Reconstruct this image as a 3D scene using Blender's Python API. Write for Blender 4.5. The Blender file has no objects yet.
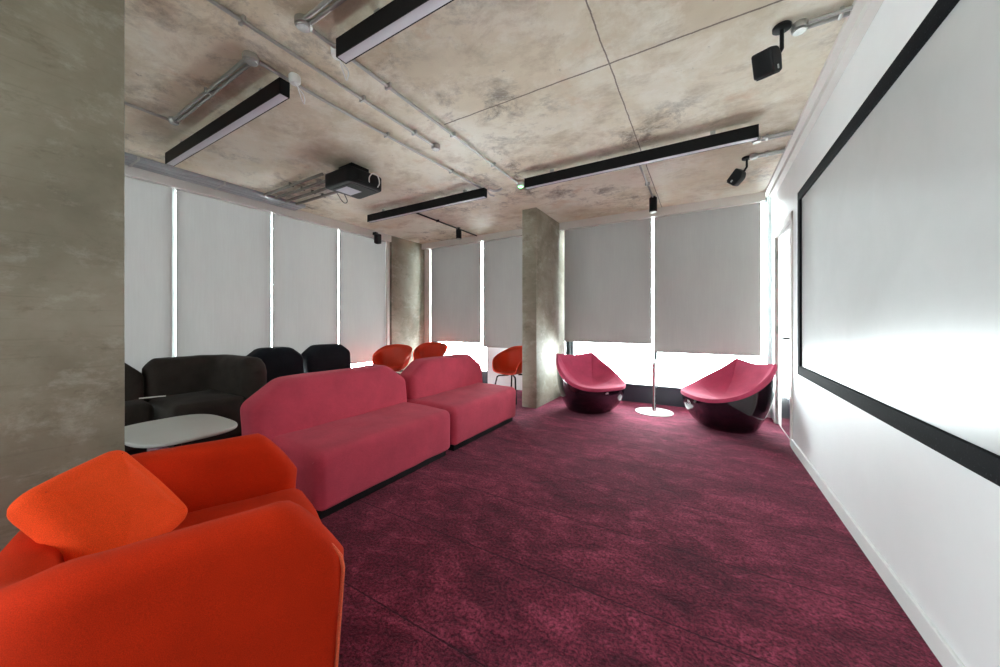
import bpy, bmesh, math, random
from mathutils import Vector, Matrix, noise
random.seed(7)
PI = math.pi
S = bpy.context.scene
COL = S.collection

# ------------------------------------------------------------------ camera
cam_d = bpy.data.cameras.new('camera')
cam = bpy.data.objects.new('camera', cam_d); COL.objects.link(cam)
cam_d.sensor_width = 36.0
cam_d.lens = 347.0 / 1000.0 * 36.0
cam_d.shift_y = -0.0115
cam_d.clip_start = 0.02
cam.location = (0, 0, 1.30)
cam.rotation_euler = (PI / 2, 0, math.radians(30.45))
S.camera = cam

# ------------------------------------------------------------------ world and exposure
W = bpy.data.worlds.new('daylight'); S.world = W; W.use_nodes = True
wn = W.node_tree.nodes; wl = W.node_tree.links
bg = wn['Background']
bg.inputs[0].default_value = (0.93, 0.97, 1.0, 1)
# overcast sky, brightest towards the long left window (-x), then the far windows (+y), dimmest behind the camera
_tc = wn.new('ShaderNodeTexCoord'); _sx = wn.new('ShaderNodeSeparateXYZ'); wl.new(_tc.outputs['Generated'], _sx.inputs[0])
def _m(op, a, b):
    n = wn.new('ShaderNodeMath'); n.operation = op
    for i, v in enumerate((a, b)):
        if isinstance(v, (int, float)): n.inputs[i].default_value = v
        else: wl.new(v, n.inputs[i])
    return n.outputs[0]
_l = _m('MAXIMUM', _m('MULTIPLY', _sx.outputs[0], -1), 0)
_f = _m('MAXIMUM', _sx.outputs[1], 0)
wl.new(_m('ADD', _m('ADD', _m('MULTIPLY', _m('MULTIPLY', _l, _l), 46.0), _m('MULTIPLY', _f, 15.0)), 5.0), bg.inputs[1])
S.view_settings.view_transform = 'Standard'
S.view_settings.look = 'None'
S.view_settings.gamma = 1
S.view_settings.use_curve_mapping = False
S.view_settings.exposure = 0.82
try:
    S.cycles.use_denoising = True
    S.cycles.max_bounces = 10
    S.cycles.diffuse_bounces = 6
    S.cycles.sample_clamp_indirect = 6.0
except Exception:
    pass

def portal(name, loc, rot, sx, sy):
    l = bpy.data.lights.new(name, 'AREA'); l.shape = 'RECTANGLE'; l.size = sx; l.size_y = sy
    l.cycles.is_portal = True
    o = bpy.data.objects.new(name, l); o.location = loc; o.rotation_euler = rot
    COL.objects.link(o)

# ------------------------------------------------------------------ dimensions
CZ = 3.02            # ceiling
XR = 0.79            # right wall face
XL = -5.45           # left glazing wall face
YB = 6.00            # far glazing wall
YF = -3.20           # wall behind the camera
portal('portal_far_right', (-0.7, 5.97, 1.45), (-PI / 2, 0, 0), 2.8, 2.9)
portal('portal_far_left', (-3.8, 5.97, 1.45), (-PI / 2, 0, 0), 2.8, 2.9)
portal('portal_left', (-5.46, 2.65, 1.45), (0, -PI / 2, 0), 2.9, 4.3)
portal('portal_rear', (-2.2, -3.22, 1.65), (PI / 2, 0, 0), 3.0, 1.7)  # serves the added rear fill window

# ------------------------------------------------------------------ materials
def mat(name, col, rough=0.6, metal=0.0, spec=0.5, sheen=0.0, coat=0.0):
    m = bpy.data.materials.new(name); m.use_nodes = True
    b = m.node_tree.nodes['Principled BSDF']
    b.inputs['Base Color'].default_value = (*col, 1)
    b.inputs['Roughness'].default_value = rough
    b.inputs['Metallic'].default_value = metal
    b.inputs['Specular IOR Level'].default_value = spec
    b.inputs['Sheen Weight'].default_value = sheen
    b.inputs['Coat Weight'].default_value = coat
    return m

class N:
    """tiny node-tree helper"""
    def __init__(s, m):
        s.m = m; s.t = m.node_tree; s.b = s.t.nodes['Principled BSDF']
        s.tc = s.t.nodes.new('ShaderNodeTexCoord')
    def new(s, t, **k):
        n = s.t.nodes.new(t)
        for a, v in k.items(): setattr(n, a, v)
        return n
    def link(s, a, b): s.t.links.new(a, b)
    def mapping(s, scale=(1, 1, 1), loc=(0, 0, 0), rot=(0, 0, 0)):
        n = s.new('ShaderNodeMapping')
        n.inputs['Scale'].default_value = scale; n.inputs['Location'].default_value = loc; n.inputs['Rotation'].default_value = rot
        s.link(s.tc.outputs['Object'], n.inputs['Vector']); return n.outputs[0]
    def noise(s, vec, scale, detail=6, rough=0.6, dist=0.0):
        n = s.new('ShaderNodeTexNoise'); s.link(vec, n.inputs['Vector'])
        n.inputs['Scale'].default_value = scale; n.inputs['Detail'].default_value = detail
        n.inputs['Roughness'].default_value = rough; n.inputs['Distortion'].default_value = dist
        return n.outputs['Fac']
    def ramp(s, fac, stops):
        n = s.new('ShaderNodeValToRGB'); s.link(fac, n.inputs[0]); e = n.color_ramp.elements
        while len(e) < len(stops): e.new(0.5)
        for q, (p, c) in zip(e, stops):
            q.position = p; q.color = (*c, 1) if len(c) == 3 else c
        return n.outputs[0]
    def mix(s, fac, a, b, mode='MIX'):
        n = s.new('ShaderNodeMix', data_type='RGBA', blend_type=mode)
        for i, v in ((0, fac), (6, a), (7, b)):
            if isinstance(v, (int, float)): n.inputs[i].default_value = v
            elif isinstance(v, tuple): n.inputs[i].default_value = (*v, 1)
            else: s.link(v, n.inputs[i])
        return n.outputs[2]
    def math(s, op, a, b=None, c=None):
        n = s.new('ShaderNodeMath', operation=op)
        for i, v in enumerate((a, b, c)):
            if v is None: continue
            if isinstance(v, (int, float)): n.inputs[i].default_value = v
            else: s.link(v, n.inputs[i])
        return n.outputs[0]
    def bump(s, h, strength, dist):
        n = s.new('ShaderNodeBump'); s.link(h, n.inputs['Height'])
        n.inputs['Strength'].default_value = strength; n.inputs['Distance'].default_value = dist
        s.link(n.outputs[0], s.b.inputs['Normal'])
    def color(s, c): s.link(c, s.b.inputs['Base Color'])
    def rough(s, c): s.link(c, s.b.inputs['Roughness'])
    def xyz(s):
        n = s.new('ShaderNodeSeparateXYZ'); s.link(s.tc.outputs['Object'], n.inputs[0]); return n.outputs

def concrete_ceiling():
    m = mat('concrete_ceiling', (.5, .44, .37), 0.62, spec=.3); n = N(m)
    v = n.mapping()
    big = n.noise(v, 0.75, 4, .5, .15)
    c = n.ramp(big, [(.34, (.60, .51, .375)), (.50, (.76, .68, .53)), (.64, (.84, .79, .67))])
    mid = n.noise(n.mapping(loc=(1, 5, 0)), 3.2, 9, .72, .25)
    c = n.mix(n.ramp(mid, [(.46, (0, 0, 0)), (.66, (.8, .8, .8))]), c, (.88, .845, .74))
    mid2 = n.noise(n.mapping(loc=(9, 2, 0), scale=(1, 1.5, 1), rot=(0, 0, .5)), 2.4, 9, .75, .3)
    c = n.mix(n.ramp(mid2, [(.50, (0, 0, 0)), (.68, (.75, .75, .75))]), c, (.50, .405, .285))
    zone = n.noise(n.mapping(loc=(3.35, 1.9, 0)), .75, 2, .5)
    blot = n.noise(n.mapping(loc=(3.1, 1.7, 0)), 3.4, 12, .78, .3)
    k = n.math('MULTIPLY', n.ramp(zone, [(.48, (.1, .1, .1)), (.64, (1, 1, 1))]), n.ramp(blot, [(.50, (0, 0, 0)), (.64, (.95, .95, .95))]))
    c = n.mix(k, c, (.155, .12, .092))
    rust = n.noise(n.mapping(loc=(7.3, 4.4, 0)), 1.6, 8, .66, .2)
    c = n.mix(n.ramp(rust, [(.60, (0, 0, 0)), (.76, (.6, .6, .6))]), c, (.60, .31, .13))
    speck = n.noise(v, 14, 8, .75)
    c = n.mix(n.ramp(speck, [(.64, (0, 0, 0)), (.73, (.75, .75, .75))]), c, (.20, .16, .12))
    x, y, z = n.xyz()
    wob = n.noise(v, 5, 6, .7)
    wob = n.math('MULTIPLY', n.math('SUBTRACT', wob, .5), .020)
    def line(co, at, w):
        d = n.math('ABSOLUTE', n.math('SUBTRACT', n.math('ADD', co, wob), at))
        return n.math('LESS_THAN', d, w)
    g = n.math('MAXIMUM', n.math('MULTIPLY', line(y, 2.36, .0065), n.math('GREATER_THAN', x, -1.95)), line(x, -.545, .0045))
    g = n.math('MAXIMUM', g, line(y, -0.1, .005))
    c = n.mix(n.math('MULTIPLY', g, .85), c, (.15, .11, .085))
    n.color(c)
    n.bump(n.math('SUBTRACT', n.math('MULTIPLY', mid, .5), n.math('MULTIPLY', g, .8)), .3, .01)
    n.rough(n.ramp(big, [(.3, (.7, .7, .7)), (.7, (.45, .45, .45))]))
    return m

def concrete_column():
    m = mat('concrete_column', (.3, .28, .22), 0.6, spec=.35); n = N(m)
    v = n.mapping(rot=(.3, .2, 0))
    big = n.noise(v, 1.3, 7, .6, .3)
    c = n.ramp(big, [(.34, (.215, .195, .145)), (.50, (.315, .290, .225)), (.66, (.39, .365, .295))])
    st = n.noise(n.mapping(scale=(1.4, 1.4, 2.2)), 2.6, 10, .75, .2)
    c = n.mix(n.ramp(st, [(.52, (0, 0, 0)), (.70, (.75, .75, .75))]), c, (.49, .47, .40))
    dk = n.noise(n.mapping(loc=(5, 2, 1), scale=(1, 1, 1.6)), 5.0, 10, .76, .2)
    c = n.mix(n.ramp(dk, [(.54, (0, 0, 0)), (.70, (.7, .7, .7))]), c, (.155, .138, .10))
    hs = n.noise(n.mapping(scale=(.8, .8, 26)), 3.0, 4, .6)
    c = n.mix(n.ramp(hs, [(.58, (0, 0, 0)), (.74, (.35, .35, .35))]), c, (.17, .15, .11))
    n.color(c); n.bump(dk, .25, .008)
    n.rough(n.ramp(big, [(.3, (.7, .7, .7)), (.7, (.45, .45, .45))]))
    return m

def carpet():
    m = mat('plum_carpet', (.11, .016, .036), 0.95, spec=.08, sheen=.25); n = N(m)
    n.b.inputs['Sheen Tint'].default_value = (.8, .35, .5, 1)
    v = n.mapping()
    big = n.noise(n.mapping(scale=(1, 1.7, 1)), 1.6, 7, .68, 1.0)
    mid = n.noise(n.mapping(scale=(1, 1.5, 1), loc=(4, 1, 0)), 6.0, 7, .75, .8)
    f = n.math('ADD', n.math('MULTIPLY', big, .5), n.math('MULTIPLY', mid, .5))
    c = n.ramp(f, [(.38, (.046, .0052, .0115)), (.50, (.130, .0145, .032)), (.62, (.275, .040, .078))])
    fib = n.noise(v, 62, 4, .8)
    c = n.mix(.75, c, n.ramp(fib, [(.40, (.07, .07, .07)), (.60, (2.0, 2.0, 2.0))]), 'MULTIPLY')
    fl = n.noise(n.mapping(loc=(2, 2, 2)), 38, 4, .75)
    c = n.mix(n.ramp(fl, [(.60, (0, 0, 0)), (.70, (.55, .55, .55))]), c, (.018, .003, .008))
    x, y, z = n.xyz()
    wob = n.math('MULTIPLY', n.math('SUBTRACT', n.noise(v, 30, 3, .6), .5), .012)
    d = n.math('MODULO', n.math('ADD', n.math('ADD', y, wob), 10 * .56 - 1.10 + .28), .56)
    d = n.math('ABSOLUTE', n.math('SUBTRACT', d, .28))
    seam = n.math('LESS_THAN', d, .004)
    c = n.mix(n.math('MULTIPLY', seam, .85), c, (.012, .002, .005))
    n.color(c)
    h = n.math('ADD', n.math('MULTIPLY', fib, .6), n.math('MULTIPLY', mid, 1.2))
    h = n.math('SUBTRACT', h, n.math('MULTIPLY', seam, 1.0))
    n.bump(h, .9, .012)
    return m

def fabric(name, col, var=.22, weave=420, sheen=.3, bump=.25, tint=None):
    m = mat(name, col, .9, spec=.15, sheen=sheen); n = N(m)
    if tint: n.b.inputs['Sheen Tint'].default_value = (*tint, 1)
    v = n.mapping()
    a = n.noise(v, 5, 5, .6)
    lo = tuple(q * (1 - var) for q in col); hi = tuple(min(1, q * (1 + var)) for q in col)
    c = n.ramp(a, [(.32, lo), (.68, hi)])
    w = n.noise(v, weave, 2, .6)
    c = n.mix(.45, c, n.ramp(w, [(.3, (.45, .45, .45)), (.7, (1.4, 1.4, 1.4))]), 'MULTIPLY')
    n.color(c)
    k = n.noise(n.mapping(scale=(1, 1, 1.6)), 9, 3, .5, .4)
    n.bump(n.math('ADD', n.math('MULTIPLY', w, .15), k), bump, .012)
    return m

def painted(name, col, rough=.55, var=.06, scale=3):
    m = mat(name, col, rough, spec=.4 if max(col) > .05 else .2); n = N(m)
    a = n.noise(n.mapping(), scale, 5, .6)
    n.color(n.ramp(a, [(.3, tuple(q * (1 - var) for q in col)), (.7, tuple(min(1, q * (1 + var)) for q in col))]))
    return m

def brushed(name, col, rough=.3):
    m = mat(name, col, rough, metal=1.0); n = N(m)
    a = n.noise(n.mapping(scale=(1, 1, 12)), 20, 4, .6)
    n.rough(n.ramp(a, [(.3, (rough * .7,) * 3), (.7, (min(1, rough * 1.5),) * 3)]))
    return m

def glass():
    m = bpy.data.materials.new('clear_glass'); m.use_nodes = True; t = m.node_tree
    for q in list(t.nodes): t.nodes.remove(q)
    o = t.nodes.new('ShaderNodeOutputMaterial'); mx = t.nodes.new('ShaderNodeMixShader')
    tr = t.nodes.new('ShaderNodeBsdfTransparent'); tr.inputs[0].default_value = (.93, .97, .96, 1)
    gl = t.nodes.new('ShaderNodeBsdfGlossy'); gl.inputs['Roughness'].default_value = .02
    fr = t.nodes.new('ShaderNodeFresnel'); fr.inputs[0].default_value = 1.25
    t.links.new(fr.outputs[0], mx.inputs[0]); t.links.new(tr.outputs[0], mx.inputs[1]); t.links.new(gl.outputs[0], mx.inputs[2])
    t.links.new(mx.outputs[0], o.inputs[0])
    return m

def blind_fabric():
    m = mat('grey_blind_fabric', (.50, .49, .48), .85, spec=.15); n = N(m)
    x, y, z = n.xyz()
    w = n.noise(n.mapping(scale=(1, 1, .05)), 60, 3, .6)
    a = n.noise(n.mapping(scale=(1.0, 1.0, .3)), 2.0, 4, .6)
    c = n.ramp(a, [(.3, (.30, .28, .265)), (.7, (.345, .325, .31))])
    c = n.mix(.12, c, n.ramp(w, [(.3, (.7, .7, .7)), (.7, (1.2, 1.2, 1.2))]), 'MULTIPLY')
    n.color(c); n.bump(a, .25, .02)
    tr = n.new('ShaderNodeBsdfTranslucent'); tr.inputs[0].default_value = (.95, .93, .92, 1)
    mx = n.new('ShaderNodeMixShader'); mx.inputs[0].default_value = .086
    out = n.t.nodes['Material Output']
    n.link(n.b.outputs[0], mx.inputs[1]); n.link(tr.outputs[0], mx.inputs[2]); n.link(mx.outputs[0], out.inputs[0])
    return m

def speckled_black():
    m = mat('black_velvet_frame', (.005, .0055, .007), .85, spec=.1); n = N(m)
    a = n.noise(n.mapping(), 90, 4, .7)
    n.color(n.ramp(a, [(.60, (.0045, .005, .0065)), (.76, (.05, .06, .07))]))
    return m

def screen():
    m = mat('projection_screen', (.48, .49, .49), .30, spec=.65); n = N(m)
    a = n.noise(n.mapping(), 2.2, 6, .6, .4)
    n.color(n.ramp(a, [(.3, (.45, .46, .46)), (.7, (.51, .52, .52))]))
    n.rough(n.ramp(n.noise(n.mapping(), 1.3, 3, .5), [(.3, (.31,) * 3), (.7, (.34,) * 3)]))
    return m

M = dict(
    ceil=concrete_ceiling(), conc=concrete_column(), carpet=carpet(),
    white=painted('white_wall_paint', (.82, .84, .85), .45, .02),
    trim=painted('off_white_trim', (.72, .70, .665), .5, .04),
    base=painted('white_skirting', (.78, .80, .80), .4, .03),
    beam=painted('pale_blind_box', (.70, .67, .63), .5, .04),
    pink=fabric('raspberry_wool', (.56, .066, .110), .10, 420, .2, .2, tint=(1, .5, .6)),
    tubpink=fabric('raspberry_upholstery', (.56, .070, .145), .12, 350, .25, .2, (1, .6, .7)),
    orange=fabric('orange_wool', (.57, .026, .003), .08, 500, .04, .25, (1, .4, .2)),
    orangelight=fabric('orange_cushion_wool', (.92, .076, .013), .06, 500, .05, .22, (1, .5, .3)),
    piping=fabric('orange_piping', (.78, .13, .05), .1, 300, .2, .1),
    brown=fabric('dark_brown_wool', (.036, .029, .0245), .2, 400, .04, .3),
    navy=fabric('blue_black_wool', (.012, .014, .019), .2, 400, .03, .3),
    plinth=painted('black_plinth', (.012, .010, .011), .6),
    shellp=mat('dark_plum_shell', (.012, .004, .008), .12, coat=.6),
    oshell=painted('orange_red_plastic', (.62, .042, .010), .38, .05),
    black=painted('black_metal', (.005, .005, .0055), .5),
    blackm=painted('black_plastic', (.008, .008, .009), .5),
    blind=blind_fabric(),
    mull=painted('slate_window_frame', (.055, .075, .085), .4),
    mulll=painted('grey_window_frame', (.42, .47, .48), .4),
    panel=painted('slate_window_panel', (.040, .047, .062), .28),
    pale=painted('pale_window_panel', (.70, .71, .73), .4),
    glass=glass(),
    zinc=brushed('galvanised_steel', (.50, .50, .48), .42),
    alu=painted('grey_trunking', (.33, .34, .36), .4, .08),
    pipe=painted('bronze_grey_pipe', (.17, .15, .125), .35, .1),
    chrome=brushed('polished_steel', (.78, .78, .78), .12),
    kick=brushed('brushed_steel_plate', (.72, .74, .75), .16),
    tabletop=painted('pale_grey_laminate', (.66, .68, .66), .32, .03),
    wht=painted('white_plastic', (.82, .82, .80), .35, .02),
    diff=painted('opal_diffuser', (.56, .54, .60), .35, .02),
    frame=speckled_black(), screen=screen(),
)
gm = mat('green_indicator', (.05, .6, .1), .3)
gm.node_tree.nodes['Principled BSDF'].inputs['Emission Color'].default_value = (.15, 1, .25, 1)
gm.node_tree.nodes['Principled BSDF'].inputs['Emission Strength'].default_value = 6
M['green'] = gm

# ------------------------------------------------------------------ object helpers
def obj(name, bm, m, parent=None, smooth=True, loc=None, rot=None):
    bmesh.ops.recalc_face_normals(bm, faces=bm.faces)
    me = bpy.data.meshes.new(name); bm.to_mesh(me); bm.free()
    if smooth:
        for p in me.polygons: p.use_smooth = True
        try: me.set_sharp_from_angle(angle=math.radians(42))
        except Exception: pass
    me.materials.append(M[m] if isinstance(m, str) else m)
    o = bpy.data.objects.new(name, me); COL.objects.link(o)
    if parent: o.parent = parent
    if loc: o.location = loc
    if rot: o.rotation_euler = rot
    return o

def tag(o, label, cat, group=None):
    o['label'] = label; o['category'] = cat
    if group: o['group'] = group
    return o

def thing(name, label, cat, loc=(0, 0, 0), rz=0, group=None):
    o = bpy.data.objects.new(name, None); COL.objects.link(o)
    o.empty_display_size = .1; o.location = loc; o.rotation_euler = (0, 0, rz)
    return tag(o, label, cat, group)

def struct(name, bm, m, smooth=False, parent=None):
    o = obj(name, bm, m, parent, smooth); o['kind'] = 'structure'; return o

def dup(root, loc, rz, label, group=None):
    def cp(o, parent):
        c = o.copy(); COL.objects.link(c)
        if parent: c.parent = parent
        for ch in list(o.children): cp(ch, c)
        return c
    r = cp(root, None); r.location = loc; r.rotation_euler = (0, 0, rz)
    r['label'] = label
    if group: r['group'] = group
    return r

# ------------------------------------------------------------------ shape helpers
def box(bm, x0, x1, y0, y1, z0, z1, r=0.0, seg=2):
    t = bmesh.new()
    bmesh.ops.create_cube(t, size=1)
    for v in t.verts:
        v.co = Vector(((x0 + x1) / 2 + v.co.x * (x1 - x0), (y0 + y1) / 2 + v.co.y * (y1 - y0), (z0 + z1) / 2 + v.co.z * (z1 - z0)))
    if r > 0:
        bmesh.ops.bevel(t, geom=t.edges[:], offset=r, segments=seg, profile=.5, affect='EDGES')
    me = bpy.data.meshes.new('tmp'); t.to_mesh(me); t.free(); bm.from_mesh(me); bpy.data.meshes.remove(me)
    return bm

def boxbm(*a, **k): return box(bmesh.new(), *a, **k)

def rings(bm, rs, cap0=True, cap1=True, closed=True):
    """connect lists of points ring by ring"""
    vs = [[bm.verts.new(p) for p in r] for r in rs]
    n = len(vs[0])
    for a, b in zip(vs, vs[1:]):
        for i in range(n if closed else n - 1):
            j = (i + 1) % n
            bm.faces.new((a[i], a[j], b[j], b[i]))
    if cap0: bm.faces.new(vs[0])
    if cap1: bm.faces.new(vs[-1][::-1])
    return bm

def tube(bm, pts, r, n=10):
    pts = [Vector(p) for p in pts]
    rs = []
    up = None
    for i, p in enumerate(pts):
        if i == 0: d = pts[1] - p
        elif i == len(pts) - 1: d = p - pts[i - 1]
        else: d = (pts[i + 1] - p).normalized() + (p - pts[i - 1]).normalized()
        d.normalize()
        if up is None:
            up = Vector((0, 0, 1)) if abs(d.z) < .9 else Vector((1, 0, 0))
        a = d.cross(up).normalized(); up = a.cross(d).normalized()
        rr = r[i] if isinstance(r, (list, tuple)) else r
        rs.append([p + (a * math.cos(2 * PI * k / n) + up * math.sin(2 * PI * k / n)) * rr for k in range(n)])
    return rings(bm, rs)

def lathe(bm, prof, n=32, c=(0, 0, 0)):
    rs = [[(c[0] + r * math.cos(2 * PI * k / n), c[1] + r * math.sin(2 * PI * k / n), c[2] + z) for k in range(n)] for r, z in prof]
    return rings(bm, rs)

def cr(pts, n, closed=False):
    """Catmull-Rom through points"""
    P = [Vector(p) for p in pts]; L = len(P); out = []
    for i in range(L if closed else L - 1):
        if closed: a, b, c, d = P[i - 1], P[i], P[(i + 1) % L], P[(i + 2) % L]
        else: a, b, c, d = P[max(i - 1, 0)], P[i], P[i + 1], P[min(i + 2, L - 1)]
        for k in range(n):
            t = k / n
            out.append(.5 * ((2 * b) + (c - a) * t + (2 * a - 5 * b + 4 * c - d) * t * t + (3 * b - a - 3 * c + d) * t ** 3))
    if not closed: out.append(P[-1])
    return out

def rpoly(pts, rad, n=6, dens=.06):
    """polygon with rounded corners, edges resampled; counter-clockwise 2-D"""
    L = len(pts); out = []
    for i in range(L):
        p = Vector(pts[i]); a = Vector(pts[i - 1]); b = Vector(pts[(i + 1) % L])
        r = rad[i] if isinstance(rad, (list, tuple)) else rad
        u = (a - p); v = (b - p)
        s = min(r, u.length * .48, v.length * .48)
        q0 = p + u.normalized() * s; q1 = p + v.normalized() * s
        if out:
            e = q0 - out[-1]; k = int(e.length / dens)
            st = out[-1].copy()
            for j in range(1, k): out.append(st + e * (j / k))
        for k in range(n + 1):
            t = k / n
            out.append(q0 * (1 - t) ** 2 + p * 2 * t * (1 - t) + q1 * t * t)
    e = out[0] - out[-1]; k = int(e.length / dens); st = out[-1].copy()
    for j in range(1, k): out.append(st + e * (j / k))
    return out

def inset(poly, d):
    L = len(poly); out = []
    for i in range(L):
        t = (poly[(i + 1) % L] - poly[i - 1])
        if t.length < 1e-9: t = Vector((1, 0))
        t.normalize(); nrm = Vector((-t.y, t.x))
        out.append(poly[i] + nrm * d)
    return out

def softprism(poly, d, r, f, puff=0.0, wr=0.0, nr=5, seed=0, bm=None):
    """polygon (CCW) extruded to thickness d with edges rounded by r and faces puffed; f maps (u,v,w) to xyz"""
    bm = bm or bmesh.new()
    inn = inset(poly, r)
    cx = sum(p.x for p in inn) / len(inn); cy = sum(p.y for p in inn) / len(inn); c = Vector((cx, cy))
    rs = []
    def side(sg):
        o = []
        for s in (.04, .15, .3, .45, .6, .72, .82, .9, .96):
            o.append(([c + (p - c) * s for p in inn], sg * (d / 2 + puff * (1 - s ** 2.5))))
        for k in range(nr + 1):
            a = PI / 2 * (1 - k / nr)
            o.append((inset(poly, r * (1 - math.cos(a))), sg * (d / 2 - r + r * math.sin(a))))
        return o
    A = side(1); B = side(-1)[::-1]
    mid = []
    L = d - 2 * r
    k = int(L / .07)
    for j in range(1, k):
        mid.append((poly, (d / 2 - r) - L * j / k))
    for pl, w in A + mid + B:
        rs.append([f(p.x, p.y, w) for p in pl])
    rings(bm, rs)
    if wr:
        for v in bm.verts:
            p = v.co
            v.co += Vector((noise.noise(p * 5 + Vector((seed, 0, 0))), noise.noise(p * 5 + Vector((0, seed + 9, 0))), noise.noise(p * 4.4 + Vector((3, 3, seed))))) * wr
    return bm

def shell(path, hfun, thick, zb, Rd, seed=0, wr=.006, ztop_inner=None, lean=0.0):
    """upholstered wall following a plan path; ends are rounded down by Rd=(start,end)"""
    P = [Vector((p[0], p[1])) for p in path]
    # resample
    Ls = [0]
    for a, b in zip(P, P[1:]): Ls.append(Ls[-1] + (b - a).length)
    T = Ls[-1]
    def at(s):
        s = max(0, min(T, s))
        for i in range(len(P) - 1):
            if s <= Ls[i + 1] + 1e-9:
                t = (s - Ls[i]) / max(1e-9, Ls[i + 1] - Ls[i]); return P[i].lerp(P[i + 1], t)
        return P[-1]
    def tan(s):
        d = at(s + .02) - at(s - .02); return d.normalized()
    ss = []
    er = thick * .42
    for k in range(7): ss.append(er * (1 - math.cos(PI / 2 * k / 6)))
    s = er + .02
    while s < T - er - .01: ss.append(s); s += .03
    for k in range(7): ss.append(T - er * (1 - math.cos(PI / 2 * (6 - k) / 6)))
    bm = bmesh.new(); rs = []
    for s in ss:
        p = at(s); t = tan(s); n = Vector((t.y, -t.x))
        e = min(s, T - s)
        k = 1.0 if e >= er else max(.06, math.sqrt(max(0, 1 - (1 - e / er) ** 2)))
        w = thick / 2 * k
        h = hfun(s / T)
        R = Rd[0] if s < T / 2 else Rd[1]
        if R and e < R[0]: h -= R[1] * (1 - e / R[0]) ** 1.35
        ring = []
        tr = min(thick * .46, w)
        for z in [zb + (h - tr - zb) * q / 9 for q in range(10)]:
            bulge = math.sin(PI * (z - zb) / (h - zb)) * .008 * k
            ring.append((w + bulge, z))
        for q in range(1, 8):
            a = PI * q / 8
            ca = math.cos(a); sa = math.sin(a)
            ring.append((w * math.copysign(abs(ca) ** .8, ca), h - tr + tr * sa ** .8))
        for z in [zb + (h - tr - zb) * (9 - q) / 9 for q in range(10)]:
            ring.append((-w - .004 * k, z))
        rs.append([(p.x + n.x * (o + lean * (z - zb)), p.y + n.y * (o + lean * (z - zb)), z) for o, z in ring])
    rings(bm, rs)
    for v in bm.verts:
        q = v.co
        v.co += Vector((noise.noise(q * 6 + Vector((seed, 0, 0))), noise.noise(q * 6 + Vector((0, seed, 7))), noise.noise(q * 5 + Vector((seed, 5, 0))))) * wr
    return bm

def arcpath(pts, rad, n=8):
    out = [Vector(pts[0])]
    for i in range(1, len(pts) - 1):
        p = Vector(pts[i]); u = (Vector(pts[i - 1]) - p).normalized(); v = (Vector(pts[i + 1]) - p).normalized()
        q0 = p + u * rad; q1 = p + v * rad
        for k in range(n + 1):
            t = k / n; out.append(q0 * (1 - t) ** 2 + p * 2 * t * (1 - t) + q1 * t * t)
    out.append(Vector(pts[-1])); return out

# ------------------------------------------------------------------ setting
struct('floor', boxbm(XL - .1, XR + .15, YF - .1, YB + .1, -.12, 0), 'carpet')
struct('ceiling', boxbm(XL - .1, XR + .15, YF - .1, YB + .1, CZ, CZ + .2), 'ceil')

# right wall with the door opening at its far end
D0, D1, DH = 4.66, 5.64, 2.40
b = boxbm(XR, XR + .14, YF, D0, 0, CZ); box(b, XR, XR + .14, D1, YB, 0, CZ); box(b, XR, XR + .14, D0, D1, DH, CZ)
struct('wall_right', b, 'white')
struct('baseboard_right', boxbm(XR - .016, XR, YF, D0 - .05, 0, .095, r=.004), 'base')
b = boxbm(XR - .10, XR, YF, YB - .3, CZ - .035, CZ, r=.003); box(b, XR - .055, XR, YF, YB - .3, CZ - .085, CZ - .03, r=.003)
struct('trim_1', b, 'trim')
# door
door = bpy.data.objects.new('door_1', None); COL.objects.link(door); door['kind'] = 'structure'
struct('door_leaf', boxbm(XR + .02, XR + .065, D0 + .03, D1 - .03, .01, DH - .03, r=.003), 'wht', parent=door)
b = boxbm(XR - .012, XR + .10, D0 - .05, D0 + .028, 0, DH + .05, r=.004); box(b, XR - .012, XR + .10, D1 - .028, D1 + .05, 0, DH + .05, r=.004)
box(b, XR - .012, XR + .10, D0 - .05, D1 + .05, DH - .028, DH + .05, r=.004)
struct('door_frame', b, 'trim', parent=door)
struct('kick_plate', boxbm(XR + .016, XR + .022, D0 + .05, D1 - .30, .03, .82, r=.001), 'kick', parent=door)
b = bmesh.new(); tube(b, [(XR + .02, 4.80, 1.12), (XR - .045, 4.80, 1.12)], .011); tube(b, [(XR - .04, 4.79, 1.12), (XR - .045, 4.93, 1.12)], .010)
struct('door_handle', b, 'black', True, door)
b = boxbm(XR + .008, XR + .02, 4.78, 4.82, .98, 1.02, r=.004)
struct('door_lock', b, 'black', True, door)
b = bmesh.new()
for z in (.25, 1.2, 2.15): tube(b, [(XR + .012, D1 - .035, z - .05), (XR + .012, D1 - .035, z + .05)], .009)
struct('door_hinge', b, 'zinc', True, door)

# unseen rear wall, its window added for fill light; rear part of left side
b = boxbm(XL, -3.7, YF - .14, YF, 0, CZ); box(b, -.7, XR, YF - .14, YF, 0, CZ); box(b, -3.7, -.7, YF - .14, YF, 2.5, CZ); box(b, -3.7, -.7, YF - .14, YF, 0, .8)
struct('wall_back', b, 'conc')
struct('wall_left', boxbm(XL - .14, XL, YF, .48, 0, CZ), 'conc')

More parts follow.
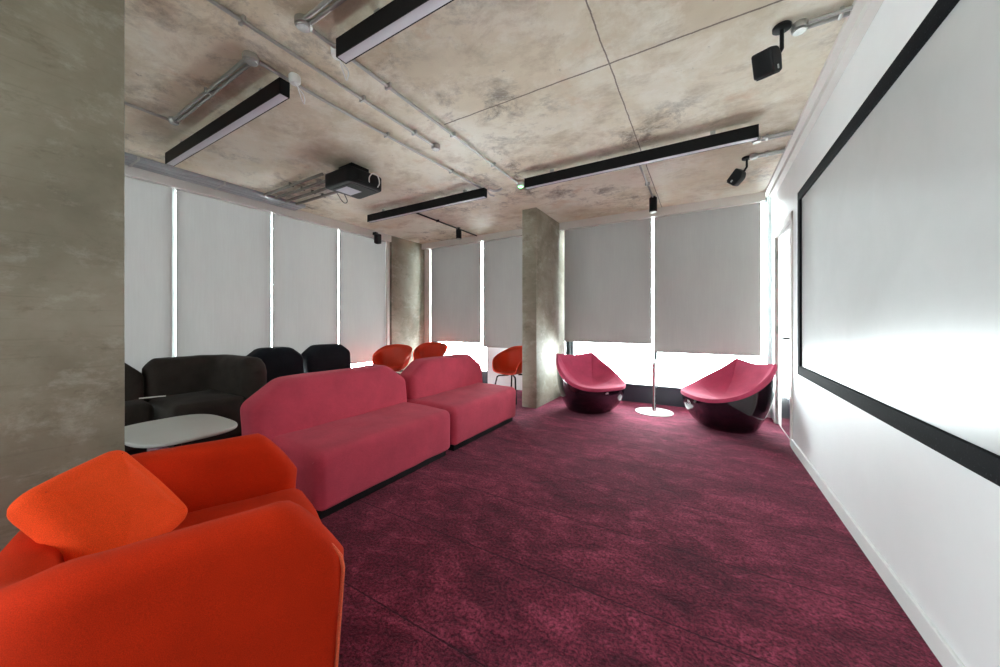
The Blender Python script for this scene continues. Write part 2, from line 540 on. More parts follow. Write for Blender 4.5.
def window(name, ax, a0, a1, at, posts, z1, sill=None, fm='mull', out=1, panel=None, z0=0.0):
    """glazed wall: frame with posts (mesh) > pane; ax 'x' runs along x at y=at"""
    root = bpy.data.objects.new(name, None); COL.objects.link(root); root['kind'] = 'structure'
    def bx(bm, p0, p1, d0, d1, za, zb):
        if ax == 'x': box(bm, p0, p1, at + min(d0 * out, d1 * out), at + max(d0 * out, d1 * out), za, zb, r=.003)
        else: box(bm, at + min(d0 * out, d1 * out), at + max(d0 * out, d1 * out), p0, p1, za, zb, r=.003)
        return bm
    f = bmesh.new()
    bx(f, a0, a1, 0, .08, z0, z0 + .05); bx(f, a0, a1, 0, .08, z1 - .06, z1)
    for p, w in posts: bx(f, p - w / 2, p + w / 2, 0, .08, z0, z1)
    struct('window_frame', f, fm, parent=root)
    ps = sorted(posts)
    for (pa, wa), (pb, wb) in zip(ps, ps[1:]):
        struct('window_pane', bx(bmesh.new(), pa + wa / 2, pb - wb / 2, .036, .044, z0 + .05, z1 - .06), 'glass', parent=root)
    if panel: struct('sill_panel', bx(bmesh.new(), a0, a1, -.03, .09, 0, panel), 'panel', parent=root)
    return root

def pp(l, w=.05): return [(q, w) for q in l]
window('window_1', 'y', .50, 4.85, XL, pp([.52, 1.59, 2.66, 3.73, 4.82]), CZ, out=-1, fm='mulll')
window('window_2', 'x', -5.35, -2.40, YB, [(-5.27, .18), (-3.82, .05), (-2.43, .05)], CZ, panel=.29)  # left end post widened to block daylight beside the fin
w3 = window('window_3', 'x', -2.19, XR, YB, [(-2.115, .08), (-2.04, .05), (-1.97, .015), (-.665, .045), (.77, .03)], CZ, panel=.29)  # left end post added to block direct daylight at the fin
struct('window_frame', boxbm(.745, .79, YB - .09, YB, 0, CZ, r=.003), 'mulll', parent=w3)
window('rear_fill_window', 'x', -3.7, -.7, YF, pp([-3.67, -2.2, -.73]), 2.5, out=-1, fm='mulll', z0=.8)  # added window behind the camera, lets in fill daylight
# solid pale lower panel of the far left window
struct('wall_infill', boxbm(-3.76, -2.41, 5.90, 5.96, .0, .80, r=.004), 'pale')

# concrete fins
struct('concrete_column', boxbm(-2.405, -2.165, 4.76, YB, 0, CZ, r=.006), 'conc', True)
struct('concrete_column.001', boxbm(-5.62, -5.36, 4.86, YB, 0, CZ, r=.006), 'conc', True)
struct('concrete_column.002', boxbm(-2.68, -2.42, -1.4, .529, 0, CZ, r=.006), 'conc', True)
# pale blind boxes along the tops of the glazing
struct('trim_2', boxbm(XL - .02, XL + .10, .46, 4.85, 2.885, CZ, r=.004), 'beam')
struct('trim_3', boxbm(-5.36, -2.405, 5.71, 5.84, 2.90, CZ, r=.004), 'beam')
struct('trim_4', boxbm(-2.165, XR - .09, 5.71, 5.84, 2.90, CZ, r=.004), 'beam')
struct('light_block_jamb', boxbm(-5.36, -5.21, 5.80, 5.88, 0, 2.90, r=.004), 'beam')  # upright jamb added to block daylight between left fin and blind
struct('trim_5', boxbm(XL + .0, XL + .075, 4.765, 4.83, 0, 2.885, r=.004), 'beam')

# ------------------------------------------------------------------ roller blinds
def blind(ax, at, p0, p1, z0, label, group):
    t = thing('roller_blind', label, 'blind', (at, (p0 + p1) / 2, z0) if ax == 'y' else ((p0 + p1) / 2, at, z0), 0, group)
    h = (p1 - p0) / 2; H = 2.93 - z0
    bm = bmesh.new(); nx, nz = 14, 24
    def surf(u, w, sg):
        bow = .006 * math.sin(PI * (u + 1) / 2) * math.sin(PI * w) + .001 * noise.noise(Vector((u * 2 + p0 * 3, w * 3, at)))
        d = bow + sg * .0015
        return (d, u * h, w * H) if ax == 'y' else (u * h, d, w * H)
    fr = [[bm.verts.new(surf(-1 + 2 * i / nx, j / nz, 1)) for i in range(nx + 1)] for j in range(nz + 1)]
    bk = [[bm.verts.new(surf(-1 + 2 * i / nx, j / nz, -1)) for i in range(nx + 1)] for j in range(nz + 1)]
    for j in range(nz):
        for i in range(nx):
            bm.faces.new((fr[j][i], fr[j][i + 1], fr[j + 1][i + 1], fr[j + 1][i]))
            bm.faces.new((bk[j][i], bk[j + 1][i], bk[j + 1][i + 1], bk[j][i + 1]))
    for j in range(nz):
        for i in (0, nx): bm.faces.new((fr[j][i], fr[j + 1][i], bk[j + 1][i], bk[j][i]))
    for i in range(nx):
        for j in (0, nz): bm.faces.new((fr[j][i], fr[j][i + 1], bk[j][i + 1], bk[j][i]))
    obj('fabric', bm, 'blind', t)
    if ax == 'y': b = boxbm(-.007, .007, -h, h, -.022, .004, r=.003)
    else: b = boxbm(-h, h, -.007, .007, -.022, .004, r=.003)
    obj('bottom_bar', b, 'blind', t)
    return t
G = 'grey roller blinds on the long left window'
lb = [.52, 1.59, 2.66, 3.73, 4.78]
names = ['closed grey roller blind nearest the large left concrete column', 'closed grey roller blind behind the dark brown corner sofa',
         'closed grey roller blind behind the two blue-black lounge seats', 'closed grey roller blind at the far end of the left window, by the concrete fin']
for i in range(4): blind('y', XL + .03, lb[i] + .016, lb[i + 1] - .016, .57, names[i], G)
G = 'grey roller blinds on the far windows'
blind('x', 5.79, -5.15, -3.84, .90, 'grey roller blind between the left concrete fin and the window post, behind two orange chairs', G)
blind('x', 5.79, -3.79, -2.43, .82, 'grey roller blind left of the middle concrete fin, above the lone orange chair', G)
blind('x', 5.79, -2.10, -.695, .98, 'grey roller blind right of the middle concrete fin, above the left tub chair', G)
blind('x', 5.79, -.655, .66, .86, 'lower-hanging grey roller blind above the right tub chair', G)

# ------------------------------------------------------------------ projection screen
t = thing('projection_screen', 'large wall-mounted white projection screen with a black border on the right wall', 'screen', (XR, 2.2, 1.65))
Y0, Y1, Z0, Z1 = -1.1, 4.22, .81, 2.51
b = bmesh.new(); w = .085
for a in ((Y0, Y1, Z0, Z0 + w), (Y0, Y1, Z1 - w, Z1), (Y0, Y0 + w, Z0 + w, Z1 - w), (Y1 - w, Y1, Z0 + w, Z1 - w)):
    box(b, -.035, -.001, a[0] - 2.2, a[1] - 2.2, a[2] - 1.65, a[3] - 1.65, r=.005)
obj('frame', b, 'frame', t)
obj('screen_surface', boxbm(-.018, -.002, Y0 + w - 2.21, Y1 - w - 2.19, Z0 + w - 1.66, Z1 - w - 1.64), 'screen', t)
tag(obj('light_switch', boxbm(XR - .012, XR, 4.36, 4.44, 1.26, 1.34, r=.004), 'wht'), 'small white light switch plate between door frame and projection screen', 'switch')

# ------------------------------------------------------------------ sofas
def sofa(name, label, cat, x, yc, seat, back, mt, sh=.45, bh=.86, depth=.63, bt=.25, ch=(.25, .17), group=None, seed=0):
    """faces +x; seat/back give the y extents about yc; x is the seat's front face"""
    t = thing(name, label, cat, (x, yc, 0), 0, group)
    xb = -depth - bt
    poly = rpoly([(xb + .06, .06), (-.012, .06), (0, sh - .02), (xb + .06, sh)], [.03, .035, .08, .04])
    def f(u, v, w): 
        crown = .018 * math.cos(max(-1, min(1, (u + depth / 2) / depth)) * PI / 2) if v > sh * .8 else 0
        return (u, (seat[0] + seat[1]) / 2 + w, v + crown)
    obj('seat', softprism(poly, seat[1] - seat[0], .065, f, .012, .007, seed=seed), mt, t)
    a0, a1 = back
    poly = rpoly([(a0, .10), (a1, .10), (a1 + .0, bh - ch[1]), (a1 - ch[0], bh), (a0 + ch[0], bh), (a0, bh - ch[1])], [.05, .05, .05, .06, .06, .05])
    def g(u, v, w):
        return (-depth - bt / 2 + .03 + w - .10 * (v - sh), u, v)
    obj('backrest', softprism(poly, bt, .065, g, .014, .006, seed=seed + 3), mt, t)
    obj('plinth', boxbm(xb + .12, -.05, seat[0] + .05, seat[1] - .05, 0, .075, r=.004), 'plinth', t)
    return t
sofa('sofa', 'raspberry armless sofa with chamfered back nearest the orange armchair', 'sofa', -2.12, 2.0, (-.68, .70), (-.77, .715), 'pink', group='raspberry sofas in a row', seed=1)
sofa('sofa', 'raspberry armless sofa at the far end of the row, beside the middle concrete fin', 'sofa', -2.12, 3.41, (-.685, .66), (-.635, .77), 'pink', group='raspberry sofas in a row', seed=5)
sofa('lounge_seat', 'blue-black chamfered lounge seat directly beside the dark brown corner sofa', 'sofa', -4.50, 2.58, (-.33, .33), (-.36, .36), 'navy', .48, .945, .55, .25, (.17, .13), 'blue-black lounge seats by the left window', 11)
sofa('lounge_seat', 'blue-black chamfered lounge seat second from the dark brown sofa, nearer the orange chairs', 'sofa', -4.50, 3.36, (-.34, .34), (-.37, .37), 'navy', .48, .945, .55, .25, (.17, .13), 'blue-black lounge seats by the left window', 15)
sofa('sofa', 'dark brown armless sofa section half hidden by the large left concrete column', 'sofa', -4.74, .86, (-.44, .39), (-.44, .402), 'brown', .49, .91, .36, .24, (.16, .16), 'dark brown sofas by the left window', 19)

# dark brown corner sofa: back turning into an arm
t = thing('corner_sofa', 'dark brown corner sofa with a wraparound back and right arm behind the pale low table', 'sofa', (-4.8, 1.7, 0), 0, 'dark brown sofas by the left window')
pth = arcpath([(-.40, -.43), (-.40, .25), (.50, .27)], .22)
obj('backrest', shell(pth, lambda s: .90, .23, .08, ((.10, .10), (.16, .15)), 4, lean=-.03), 'brown', t)
poly = rpoly([(-.36, -.41), (.46, -.41), (.50, .18), (-.36, .20)], [.04, .10, .10, .04])
obj('seat', softprism(poly, .42, .07, lambda u, v, w: (u, v, .28 + w), .02, .006, seed=8), 'brown', t)
obj('plinth', boxbm(-.40, .40, -.34, .34, 0, .08, r=.004), 'plinth', t)

b = bmesh.new(); tube(b, cr([(-5.02, 1.20, .512), (-4.97, 1.25, .516), (-4.95, 1.31, .516), (-4.93, 1.38, .514)], 5), .006, 8)
tag(obj('cord', b, 'trim'), 'thin pale cord lying across the dark brown sofa seats', 'cord')
# pale low table
t = thing('coffee_table', 'pale grey low table with rounded rectangular top behind the orange armchair', 'table', (-3.78, 1.13, 0), 0)
pts = []
for k in range(72):
    a = 2 * PI * k / 72; ca, sa = math.cos(a), math.sin(a)
    pts.append(Vector((.45 * math.copysign(abs(ca) ** .62, ca), .34 * math.copysign(abs(sa) ** .62, sa))))
obj('table_top', softprism(pts, .026, .011, lambda u, v, w: (u, v, .412 + w), 0, 0), 'tabletop', t)
obj('stem', lathe(bmesh.new(), [(.028, .02), (.028, .40), (.09, .402)], 24), 'black', t)
obj('base', lathe(bmesh.new(), [(.22, 0), (.225, .006), (.21, .014), (.03, .022)], 40), 'black', t)

# ------------------------------------------------------------------ orange armchair
def armchair():
    t = thing('armchair', 'large orange upholstered armchair with wraparound arms in front of the left column', 'armchair', (-1.66, .498, 0), -math.radians(20))
    Wd, F, B, th = .432, .465, .325, .15
    pth = arcpath([(Wd, F), (Wd + .01, -B), (-Wd - .01, -B), (-Wd, F)], .24, 10)
    
    def hf(s):
        e = min(s, 1 - s) * 2           # 0 at the arm fronts, 1 at the middle of the back
        k = max(0, min(1, (e - .54) / .26)); k = k * k * (3 - 2 * k)
        return .724 - .085 * k
    def taper(p): return Vector((p[0], p[1] - (.05 * (1 - p[2] / .7) * max(0, p[1]) / F if p[1] > 0 else 0), p[2]))
    bm = shell(pth, hf, th, .09, ((.19, .22), (.19, .22)), 2, .005)
    for v in bm.verts: v.co = taper(v.co)
    obj('body', bm, 'orange', t)
    # piping along the front outer edge of each arm
    for sg in (1, -1):
        b = bmesh.new(); pts = []
        for z in (.10, .2, .3, .4, .47): pts.append((sg * (Wd + th * .40), F - .012, z))
        for k in range(1, 13):
            e = .19 * k / 12
            pts.append((sg * (Wd + th * (.42 - .22 * k / 12)), F - e - .006, .720 - .22 * max(0, 1 - e / .19) ** 1.35 - .012))
        tube(b, [taper(p) for p in pts], .0065, 8); obj('piping', b, 'piping', t)
    hw = Wd - th / 2 + .005
    poly = rpoly([(-.27, .20), (.45, .20), (.49, .445), (-.27, .46)], [.03, .07, .11, .04])
    def f(u, v, w):
        c = .018 * math.cos(min(1, abs(w) / hw) * PI / 2) if v > .36 else 0
        return (w, u, v + c)
    obj('seat', softprism(poly, hw * 2, .05, f, 0, .006, seed=6), 'orange', t)
    for sx in (-1, 1):
        for y in (-.30, .34):
            b = bmesh.new(); tube(b, [(sx * .38, y, .12), (sx * .39, y * 1.02, 0)], [.022, .015]); obj('leg', b, 'black', t)
    obj('base', boxbm(-.36, .36, -.28, .40, .09, .22, r=.01), 'orange', t)
    return t
armchair()
# loose pillow leaning on the armchair's back
def pillow():
    poly = rpoly([(-.162, -.19), (.162, -.19), (.162, .19), (-.162, .19)], .055)
    bm = softprism(poly, .12, .05, lambda u, v, w: (u, v, w), .035, .006, seed=21)
    o = obj('cushion', bm, 'orangelight')
    tag(o, 'bright orange square cushion leaning on the back of the orange armchair', 'cushion')
    o.matrix_world = Matrix.Translation((-1.66, .498, 0)) @ Matrix.Rotation(math.radians(-20), 4, 'Z') @ Matrix.Translation((-.060, -.178, .643)) @ \
        Matrix.Rotation(math.radians(180 - 40), 4, 'Z') @ Matrix.Rotation(math.radians(52), 4, 'X') @ Matrix.Rotation(math.radians(10), 4, 'Z')
pillow()

# ------------------------------------------------------------------ orange shell chairs
def shell_chair():
    t = thing('shell_chair', 'x', 'chair')
    half = [(.17, .255, .462), (.25, .25, .515), (.29, .20, .66), (.325, .05, .735), (.305, -.17, .81), (.20, -.275, .865)]
    ctl = [(0, .26, .455)] + half + [(0, -.31, .885)] + [(-a, b_, c_) for a, b_, c_ in half[::-1]]
    rim = cr(ctl, 5, True)
    c = Vector((0, .02, .43)); rs = []
    for k in range(15):
        q = k / 14
        r = []
        for p in rim:
            z = c.z + (p.z - c.z) * q ** 3.2
            s = q ** .62 if q > 0 else 0
            s = max(s, .02)
            r.append((c.x + (p.x - c.x) * s * (1 - .06 * (1 - q)), c.y + (p.y - c.y) * s, z + .012 * (1 - q)))
        rs.append(r)
    bm = rings(bmesh.new(), rs, True, False)
    o = obj('shell', bm, 'oshell', t)
    md = o.modifiers.new('thickness', 'SOLIDIFY'); md.thickness = .016; md.offset = -1
    for sx in (-1, 1):
        for sy, yy in ((1, .20), (-1, -.20)):
            b = bmesh.new(); tube(b, [(sx * .05, yy * .35, .415), (sx * .17, yy * .9, .405), (sx * .19, yy, .385), (sx * .255, yy * 1.32, 0)], .0135)
            obj('leg', b, 'black', t)
    return t
G = 'orange shell chairs by the far windows'
c1 = shell_chair(); c1['group'] = G
def face(fx, fy): return math.atan2(fy, fx) - PI / 2
c1.location = (-4.78, 4.36, 0); c1.rotation_euler = (0, 0, face(.48, -.88)); c1['label'] = 'orange shell chair closest to the left window end and the blue-black seats'
dup(c1, (-4.66, 5.22, 0), face(.45, -.89), 'orange shell chair in the far corner beside the left concrete fin')
dup(c1, (-2.76, 5.14, 0), face(-.16, -.99), 'orange shell chair partly hidden behind the middle concrete fin')

# ------------------------------------------------------------------ raspberry tub chairs
def tub():
    t = thing('tub_chair', 'x', 'armchair')
    half = [(.22, .295, .395), (.36, .20, .41), (.44, .02, .465), (.455, -.17, .56), (.40, -.37, .69), (.335, -.475, .79), (.29, -.495, .795)]
    ctl = [(0, .31, .39)] + half + [(0, -.505, .765)] + [(-a, b_, c_) for a, b_, c_ in half[::-1]]
    rim = cr(ctl, 6, True); n = len(rim)
    bc = Vector((0, -.15, 0)); base = []
    for i, p in enumerate(rim):
        d = Vector((p.x - bc.x, p.y - bc.y + .0)); a = math.atan2(d.y, d.x)
        base.append(Vector((bc.x + .30 * math.cos(a), bc.y + .28 * math.sin(a), 0)))
    def outer(i, q):
        p, b = rim[i], base[i]
        bl = math.sin(PI * q) * .055
        d = Vector((p.x - bc.x, p.y - bc.y)).normalized()
        w = q ** .85
        return Vector((b.x + (p.x - b.x) * w + d.x * bl, b.y + (p.y - b.y) * w + d.y * bl, p.z * q ** 1.05))
    rs = [[(b.x * .9 + bc.x * .1, b.y * .9 + bc.y * .1, .0) for b in base], [(b.x, b.y, .012) for b in base]]
    for k in range(1, 13): rs.append([outer(i, k / 12 * .96) for i in range(n)])
    obj('shell', rings(bmesh.new(), rs, True, False), 'shellp', t)
    # upholstery: rolled lip and dished inside
    sc = Vector((0, -.03, .36)); rs = []
    def rad(i): 
        d = Vector((rim[i].x - bc.x, rim[i].y - bc.y)); return d.normalized()
    rs.append([outer(i, .925) - Vector((*rad(i), 0)) * .004 for i in range(n)])
    rs.append([outer(i, .93) + Vector((*rad(i), 0)) * .010 for i in range(n)])
    rs.append([outer(i, .97) + Vector((*rad(i), 0)) * .014 for i in range(n)])
    rs.append([rim[i] + Vector((*(rad(i) * .010), .012)) for i in range(n)])
    rs.append([rim[i] + Vector((*(rad(i) * -.012), .018)) for i in range(n)])
    for k in range(1, 17):
        q = k / 16; r = []
        for i in range(n):
            p = rim[i] + Vector((*(rad(i) * -.03), .008))
            s = 1 - q; s = s * .97 + .03
            z = sc.z + (p.z - sc.z) * (1 - q) ** 2.3 + .02 * math.sin(PI * q)
            w = s ** .8 if p.z > .5 else s
            v = Vector((sc.x + (p.x - sc.x) * w, sc.y + (p.y - sc.y) * w, z))
            v += Vector((noise.noise(v * 7), noise.noise(v * 7 + Vector((4, 0, 0))), noise.noise(v * 6 + Vector((0, 4, 0))))) * .010 * math.sin(PI * min(1, q * 1.3))
            r.append(v)
        rs.append(r)
    obj('upholstery', rings(bmesh.new(), rs, False, True), 'tubpink', t)
    return t
G = 'raspberry tub chairs by the far window'
a = tub(); a['group'] = G
def put_tub(o, bx, by, fx, fy): o.location = (bx, by, 0); o.rotation_euler = (0, 0, face(fx, fy))
put_tub(a, -1.35, 5.0, .81, -.59)
a['label'] = 'raspberry tub chair with dark plum shell beside the middle concrete fin'
# round white maker's tag on the shell below the front lip
def disc(name, m, parent, loc, nrm, r, h=.006):
    b = lathe(bmesh.new(), [(r * .9, 0), (r, .001), (r, h * .7), (r * .85, h)], 20)
    o = obj(name, b, m, parent); o.location = loc
    o.rotation_mode = 'QUATERNION'; o.rotation_quaternion = Vector(nrm).normalized().to_track_quat('Z', 'Y'); return o
b2 = dup(a, (.12, 5.06, 0), face(-.86, -.5), 'raspberry tub chair with dark plum shell beside the white door', G)
disc('round_tag', 'wht', a, (.05, .305, .325), (0, .85, -.4), .026)['label'] = 'round white tag'
disc('round_tag', 'wht', b2, (-.05, .35, .325), (0, .85, -.4), .026)['label'] = 'round white tag'

# bistro table
t = thing('bistro_table', 'small round white pedestal table between the two tub chairs', 'table', (-.62, 5.44, 0))
obj('table_top', lathe(bmesh.new(), [(.22, .715), (.238, .718), (.24, .725), (.238, .733), (.22, .735)], 48), 'wht', t)
obj('stem', lathe(bmesh.new(), [(.03, .015), (.026, .03), (.026, .70), (.05, .712), (.05, .716)], 24), 'chrome', t)
obj('base', lathe(bmesh.new(), [(.25, 0), (.255, .006), (.25, .012), (.05, .020), (.03, .022)], 48), 'wht', t)

# ------------------------------------------------------------------ ceiling services
def linear_light(label, x0, x1, y):
    t = thing('linear_light', label, 'light', ((x0 + x1) / 2, y, CZ), 0, 'black linear ceiling lights')
    h = (x1 - x0) / 2; w = .034; zt, zb = -.045, -.154
    b = boxbm(-h, h, -w, -w + .006, zb, zt, r=.001); box(b, -h, h, w - .006, w, zb, zt, r=.001)
    box(b, -h, h, -w, w, zt - .01, zt); box(b, -h, -h + .006, -w, w, zb, zt); box(b, h - .006, h, -w, w, zb, zt)
    obj('housing', b, 'black', t, False)
    obj('diffuser', boxbm(-h + .006, h - .006, -w + .006, w - .006, zb + .001, zb + .007, r=.001), 'diff', t)
    for s in (-.7, .7):
        obj('mounting_bracket', boxbm(s * h - .02, s * h + .02, -.010, .022, zt, 0), 'zinc', t)
    return t
linear_light('black linear ceiling light nearest the left window, by the large column', -4.60, -2.50, 1.315)
linear_light('black linear ceiling light cut by the top edge of the picture', -1.875, .26, 1.31)
linear_light('black linear ceiling light ending near the right wall, before the far right blinds', -1.81, .40, 3.67)
linear_light('black linear ceiling light on the far left, beyond the projector', -4.54, -2.36, 3.66)

def conduit(label, lines, clips=(), r=.0115, m='zinc', group='steel conduits on the concrete ceiling'):
    p0 = lines[0][0]
    t = thing('conduit', label, 'conduit', p0, 0, group)
    for ln in lines:
        b = bmesh.new(); tube(b, [Vector(p) - Vector(p0) for p in ln], r, 10); obj('pipe', b, m, t)
    for (x, y, z, ax) in clips:
        b = bmesh.new()
        if ax == 'y': box(b, -.028, .028, -.009, .009, -.016, CZ - z, r=.003)
        else: box(b, -.009, .009, -.028, .028, -.016, CZ - z, r=.003)
        obj('saddle_clip', b, m, t, loc=Vector((x, y, z)) - Vector(p0))
    return t
zc = CZ - .022
conduit('steel conduit from the top round box to the small green indicator', [[(-1.965, 1.16, zc), (-1.965, 3.78, zc)]], [(-1.965, y, zc, 'y') for y in (1.75, 2.5, 3.2)])
conduit('steel conduit ending at the round ceiling plate in mid ceiling', [[(-2.245, -1.5, zc), (-2.245, 2.56, zc)]], [(-2.245, y, zc, 'y') for y in (.95, 1.75, 2.3)])
conduit('steel conduit passing the near left light to the far left light', [[(-2.51, 1.16, zc), (-2.51, 1.7, zc), (-2.43, 3.82, zc), (-2.43, 3.88, zc - .02), (-2.39, 3.92, zc - .03)]], [(-2.49, 2.2, zc, 'y'), (-2.46, 3.1, zc, 'y')])
conduit('pair of steel conduits along the ceiling beside the near left light', [[(-2.56, 1.10, zc), (-3.83, 1.12, zc)], [(-2.56, 1.135, zc), (-3.83, 1.15, zc)]], [(-3.15, 1.12, zc, 'x')])
conduit('single steel conduit running behind the large left column', [[(-3.87, 1.10, zc), (-3.87, -1.0, zc)]], [(-3.87, .5, zc, 'y')])
conduit('pair of steel conduits leaving the picture at the top by the upper light', [[(-1.93, 1.12, zc), (.70, 1.12, zc)], [(-1.93, 1.155, zc), (.70, 1.155, zc)]], [(-1.2, 1.135, zc, 'x')])
conduit('pair of steel conduits from the near right spotlight to the wall', [[(.51, 2.58, zc), (.69, 2.58, zc)], [(.51, 2.62, zc), (.69, 2.62, zc)]], [(.65, 2.60, zc, 'x')])
conduit('pair of steel conduits joining the long right light to the wall trim', [[(.46, 3.98, zc), (.69, 3.98, zc)], [(.46, 4.03, zc), (.69, 4.03, zc)]], [(.5, 4.0, zc, 'x')])
conduit('pair of steel conduits from the far right spotlight to the wall trim', [[(.46, 4.37, zc), (.69, 4.37, zc)], [(.46, 4.42, zc), (.69, 4.42, zc)]], [(.55, 4.4, zc, 'x')])
conduit('steel conduit from the long light to the hanging cylinder spotlight', [[(-.60, 3.72, zc), (-.60, 5.10, zc)], ], [(-.60, 4.6, zc, 'y')])
conduit('black conduit from the far left light to the cylinder spotlight', [[(-3.86, 3.72, zc), (-3.86, 5.03, zc)], [(-3.86, 5.13, zc), (-3.86, 5.66, zc)]], [(-3.86, 4.5, zc, 'y')], m='black')

def jbox(label, x, y, r=.045, m='zinc'):
    t = thing('junction_box', label, 'junction box', (x, y, CZ), 0, 'round steel conduit boxes')
    obj('body', lathe(bmesh.new(), [(r * .95, 0), (r, -.004), (r, -.036), (r * .9, -.04)], 28), m, t)
    obj('lid', lathe(bmesh.new(), [(r * .8, -.041), (r * .85, -.044), (r * .78, -.048)], 28), m, t)
    return t
jbox('round steel conduit box above the near left light', -2.52, 1.115)
jbox('round steel conduit box at the top of the picture', -1.965, 1.135)
jbox('pale conduit elbow box where two pipes turn toward the left column', -3.86, 1.13, .034, 'zinc')
jbox('round steel conduit box beside the near right spotlight', .475, 2.60, .04)
jbox('small steel conduit box at the end of the long right light', .42, 4.0, .035)
jbox('small steel conduit box beside the far right spotlight', .44, 4.39, .035)
jbox('small round conduit plate at the end of the middle conduit', -2.245, 2.59, .042)

def ceiling_rose(label, x, y, dx):
    t = thing('ceiling_rose', label, 'ceiling rose', (x, y, CZ), 0, 'white ceiling roses at light ends')
    obj('body', lathe(bmesh.new(), [(.032, 0), (.038, -.01), (.037, -.045), (.028, -.06)], 24), 'wht', t)
    b = bmesh.new(); tube(b, cr([(0, 0, -.06), (.015, .03, -.09), (.03 + dx, .05, -.13), (.01, .06, -.17), (.0, .045, -.13), (.0, .02, -.07)], 6), .004, 8)
    obj('cord', b, 'wht', t)
ceiling_rose('white ceiling rose with cord at the end of the near left light', -2.46, 1.36, .0)
ceiling_rose('white ceiling rose with cord at the end of the top light', -1.985, 1.36, .01)
t = thing('indicator_light', 'small glowing green indicator box at the end of the long right light', 'light', (-1.95, 3.82, CZ))
obj('body', boxbm(-.04, .04, -.04, .04, -.05, 0, r=.008), 'wht', t)
obj('lens', lathe(bmesh.new(), [(.026, -.05), (.026, -.056), (.016, -.062)], 16), 'green', t)
t = thing('conduit_elbow', 'pale steel elbow fitting at the end of the far left light', 'conduit', (-2.33, 3.80, CZ))
b = bmesh.new(); tube(b, cr([(-.03, -.08, -.03), (.0, -.01, -.035), (.05, .02, -.035), (.12, .0, -.03)], 5), .016); obj('pipe', b, 'zinc', t)

# grey trunking along the top of the left window
t = thing('cable_trunking', 'grey triple cable trunking along the ceiling above the left window', 'trunking', (-5.2, 1.0, CZ))
for x in (-.09, .01, .11):
    obj('channel', boxbm(x - .045, x + .045, -.9, 1.95, -.04, -.001, r=.006), 'alu', t)
for y in (.2, .95, 1.7): obj('saddle_clip', boxbm(-.14, .16, y - .010, y + .010, -.045, -.001, r=.002), 'zinc', t)
# four conduits from trunking to the projector
for i, y in enumerate((2.39, 2.53, 2.67, 2.81)):
    lab = ['first of four dark pipes from trunking to projector, nearest the near left light', 'second of four dark pipes from trunking to projector',
           'third of four dark pipes from trunking to projector', 'fourth of four dark pipes from trunking to projector, nearest the far windows'][i]
    conduit(lab, [[(-5.035, y, CZ - .03), (-3.76 - .03 * i, y, CZ - .03)]], [(-4.4, y, CZ - .03, 'x')], .018, 'pipe', 'pipes feeding the projector')

# projector
t = thing('projector', 'black ceiling-mounted projector with a pale lens window underneath', 'projector', (-3.38, 2.53, CZ), math.radians(-2))
poly = rpoly([(-.24, -.22), (.22, -.22), (.24, .20), (-.22, .22)], [.05, .06, .06, .05])
obj('body', softprism(poly, .16, .022, lambda u, v, w: (u, v, -.165 + w), 0, 0), 'blackm', t)
obj('lens_window', boxbm(-.16, .05, -.13, .06, -.252, -.244, r=.004), 'diff', t)
obj('lower_bezel', softprism(rpoly([(-.19, -.16), (.18, -.16), (.19, .16), (-.18, .16)], .04), .012, .004, lambda u, v, w: (u, v, -.245 + w), 0, 0), 'black', t)
obj('mount', boxbm(-.12, .12, -.12, .10, -.09, 0, r=.006), 'black', t)
obj('vent_grille', boxbm(.222, .236, -.12, .12, -.21, -.12, r=.002), 'black', t)
b = bmesh.new(); tube(b, cr([(.23, .02, -.20), (.26, .00, -.15), (.27, .04, -.10), (.27, .10, -.11), (.26, .13, -.18), (.22, .12, -.23)], 6), .006, 8); obj('cable', b, 'wht', t)
b = bmesh.new(); tube(b, cr([(-.23, .0, -.06), (-.30, .05, -.16), (-.36, .15, -.25), (-.42, .14, -.26), (-.44, .06, -.15), (-.42, .0, -.04)], 6), .005, 8); obj('cable', b, 'black', t)

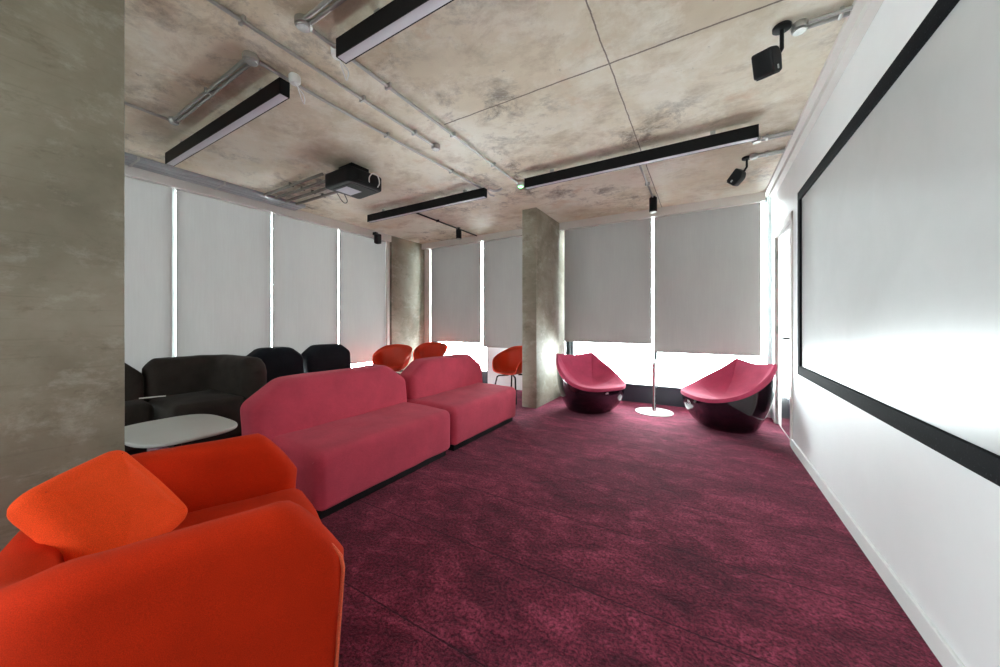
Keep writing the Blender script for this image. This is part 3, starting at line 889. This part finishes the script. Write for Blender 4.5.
# spotlights
def spot(label, x, y, drop, tilt, rz, sz, off):
    t = thing('spotlight', label, 'spotlight', (x, y, CZ), rz, 'black adjustable ceiling spotlights')
    obj('ceiling_plate', lathe(bmesh.new(), [(.042, 0), (.045, -.004), (.045, -.018), (.036, -.024)], 24), 'black', t)
    b = bmesh.new(); tube(b, [(0, 0, -.01), (0, 0, -drop), (-.02, 0, -drop - .035), (-.05, 0, -drop - .05)], .011); obj('stem', b, 'black', t)
    poly = rpoly([(-.055, -.07), (.05, -.075), (.06, .03), (.03, .08), (-.055, .085)], .02, 5)
    bm = softprism(poly, .125, .012, lambda u, v, w: (u, w, v), 0, 0, nr=3)
    h = obj('head', bm, 'blackm', t, loc=off, rot=tilt); h.scale = (sz, sz, sz)
    obj('lens', boxbm(-.045, .040, -.05, .05, -.0775, -.070, r=.003), 'black', h)
    obj('front_catch', boxbm(-.008, .008, -.0645, -.0625, -.055, -.03, r=.0005), 'zinc', h)
    return t
spot('black adjustable spotlight nearest the camera, top right of the ceiling', .39, 2.57, .13, (.15, -.45, .9), 0, .88, (-.072, -.02, -.205))
spot('black adjustable spotlight beyond the long light, near the right wall', .385, 4.43, .10, (.2, .75, -.3), 0, .95, (-.085, .02, -.19))
def cyl(label, x, y, drop=.02, h=.16):
    t = thing('cylinder_spotlight', label, 'spotlight', (x, y, CZ), 0, 'hanging black cylinder spotlights')
    obj('ceiling_plate', lathe(bmesh.new(), [(.03, 0), (.032, -.006), (.02, -.012)], 20), 'black', t)
    b = bmesh.new(); tube(b, [(0, 0, 0), (0, 0, -drop - .02)], .012); obj('stem', b, 'black', t)
    obj('head', lathe(bmesh.new(), [(.046, -drop), (.05, -drop - .004), (.05, -drop - h + .004), (.046, -drop - h), (.042, -drop - h), (.040, -drop - h + .02)], 28), 'black', t)
    obj('rim_ring', lathe(bmesh.new(), [(.044, -drop - h + .002), (.048, -drop - h - .008), (.043, -drop - h - .010)], 28), 'zinc', t)
cyl('black cylinder spotlight hanging in front of the far right blinds', -.60, 5.16, .02, .19)
cyl('black cylinder spotlight hanging in front of the far left blinds', -3.86, 5.08, .03, .17)
t = thing('spotlight', 'tiny black spotlight on the blind box beside the left concrete fin', 'spotlight', (-5.30, 4.42, 2.95))
obj('bracket', boxbm(-.05, .03, -.03, .03, -.02, .03, r=.005), 'black', t)
obj('head', boxbm(-.05, .05, -.05, .05, -.09, .09, r=.015), 'blackm', t, loc=(.06, 0, -.10), rot=(.3, .35, 0))
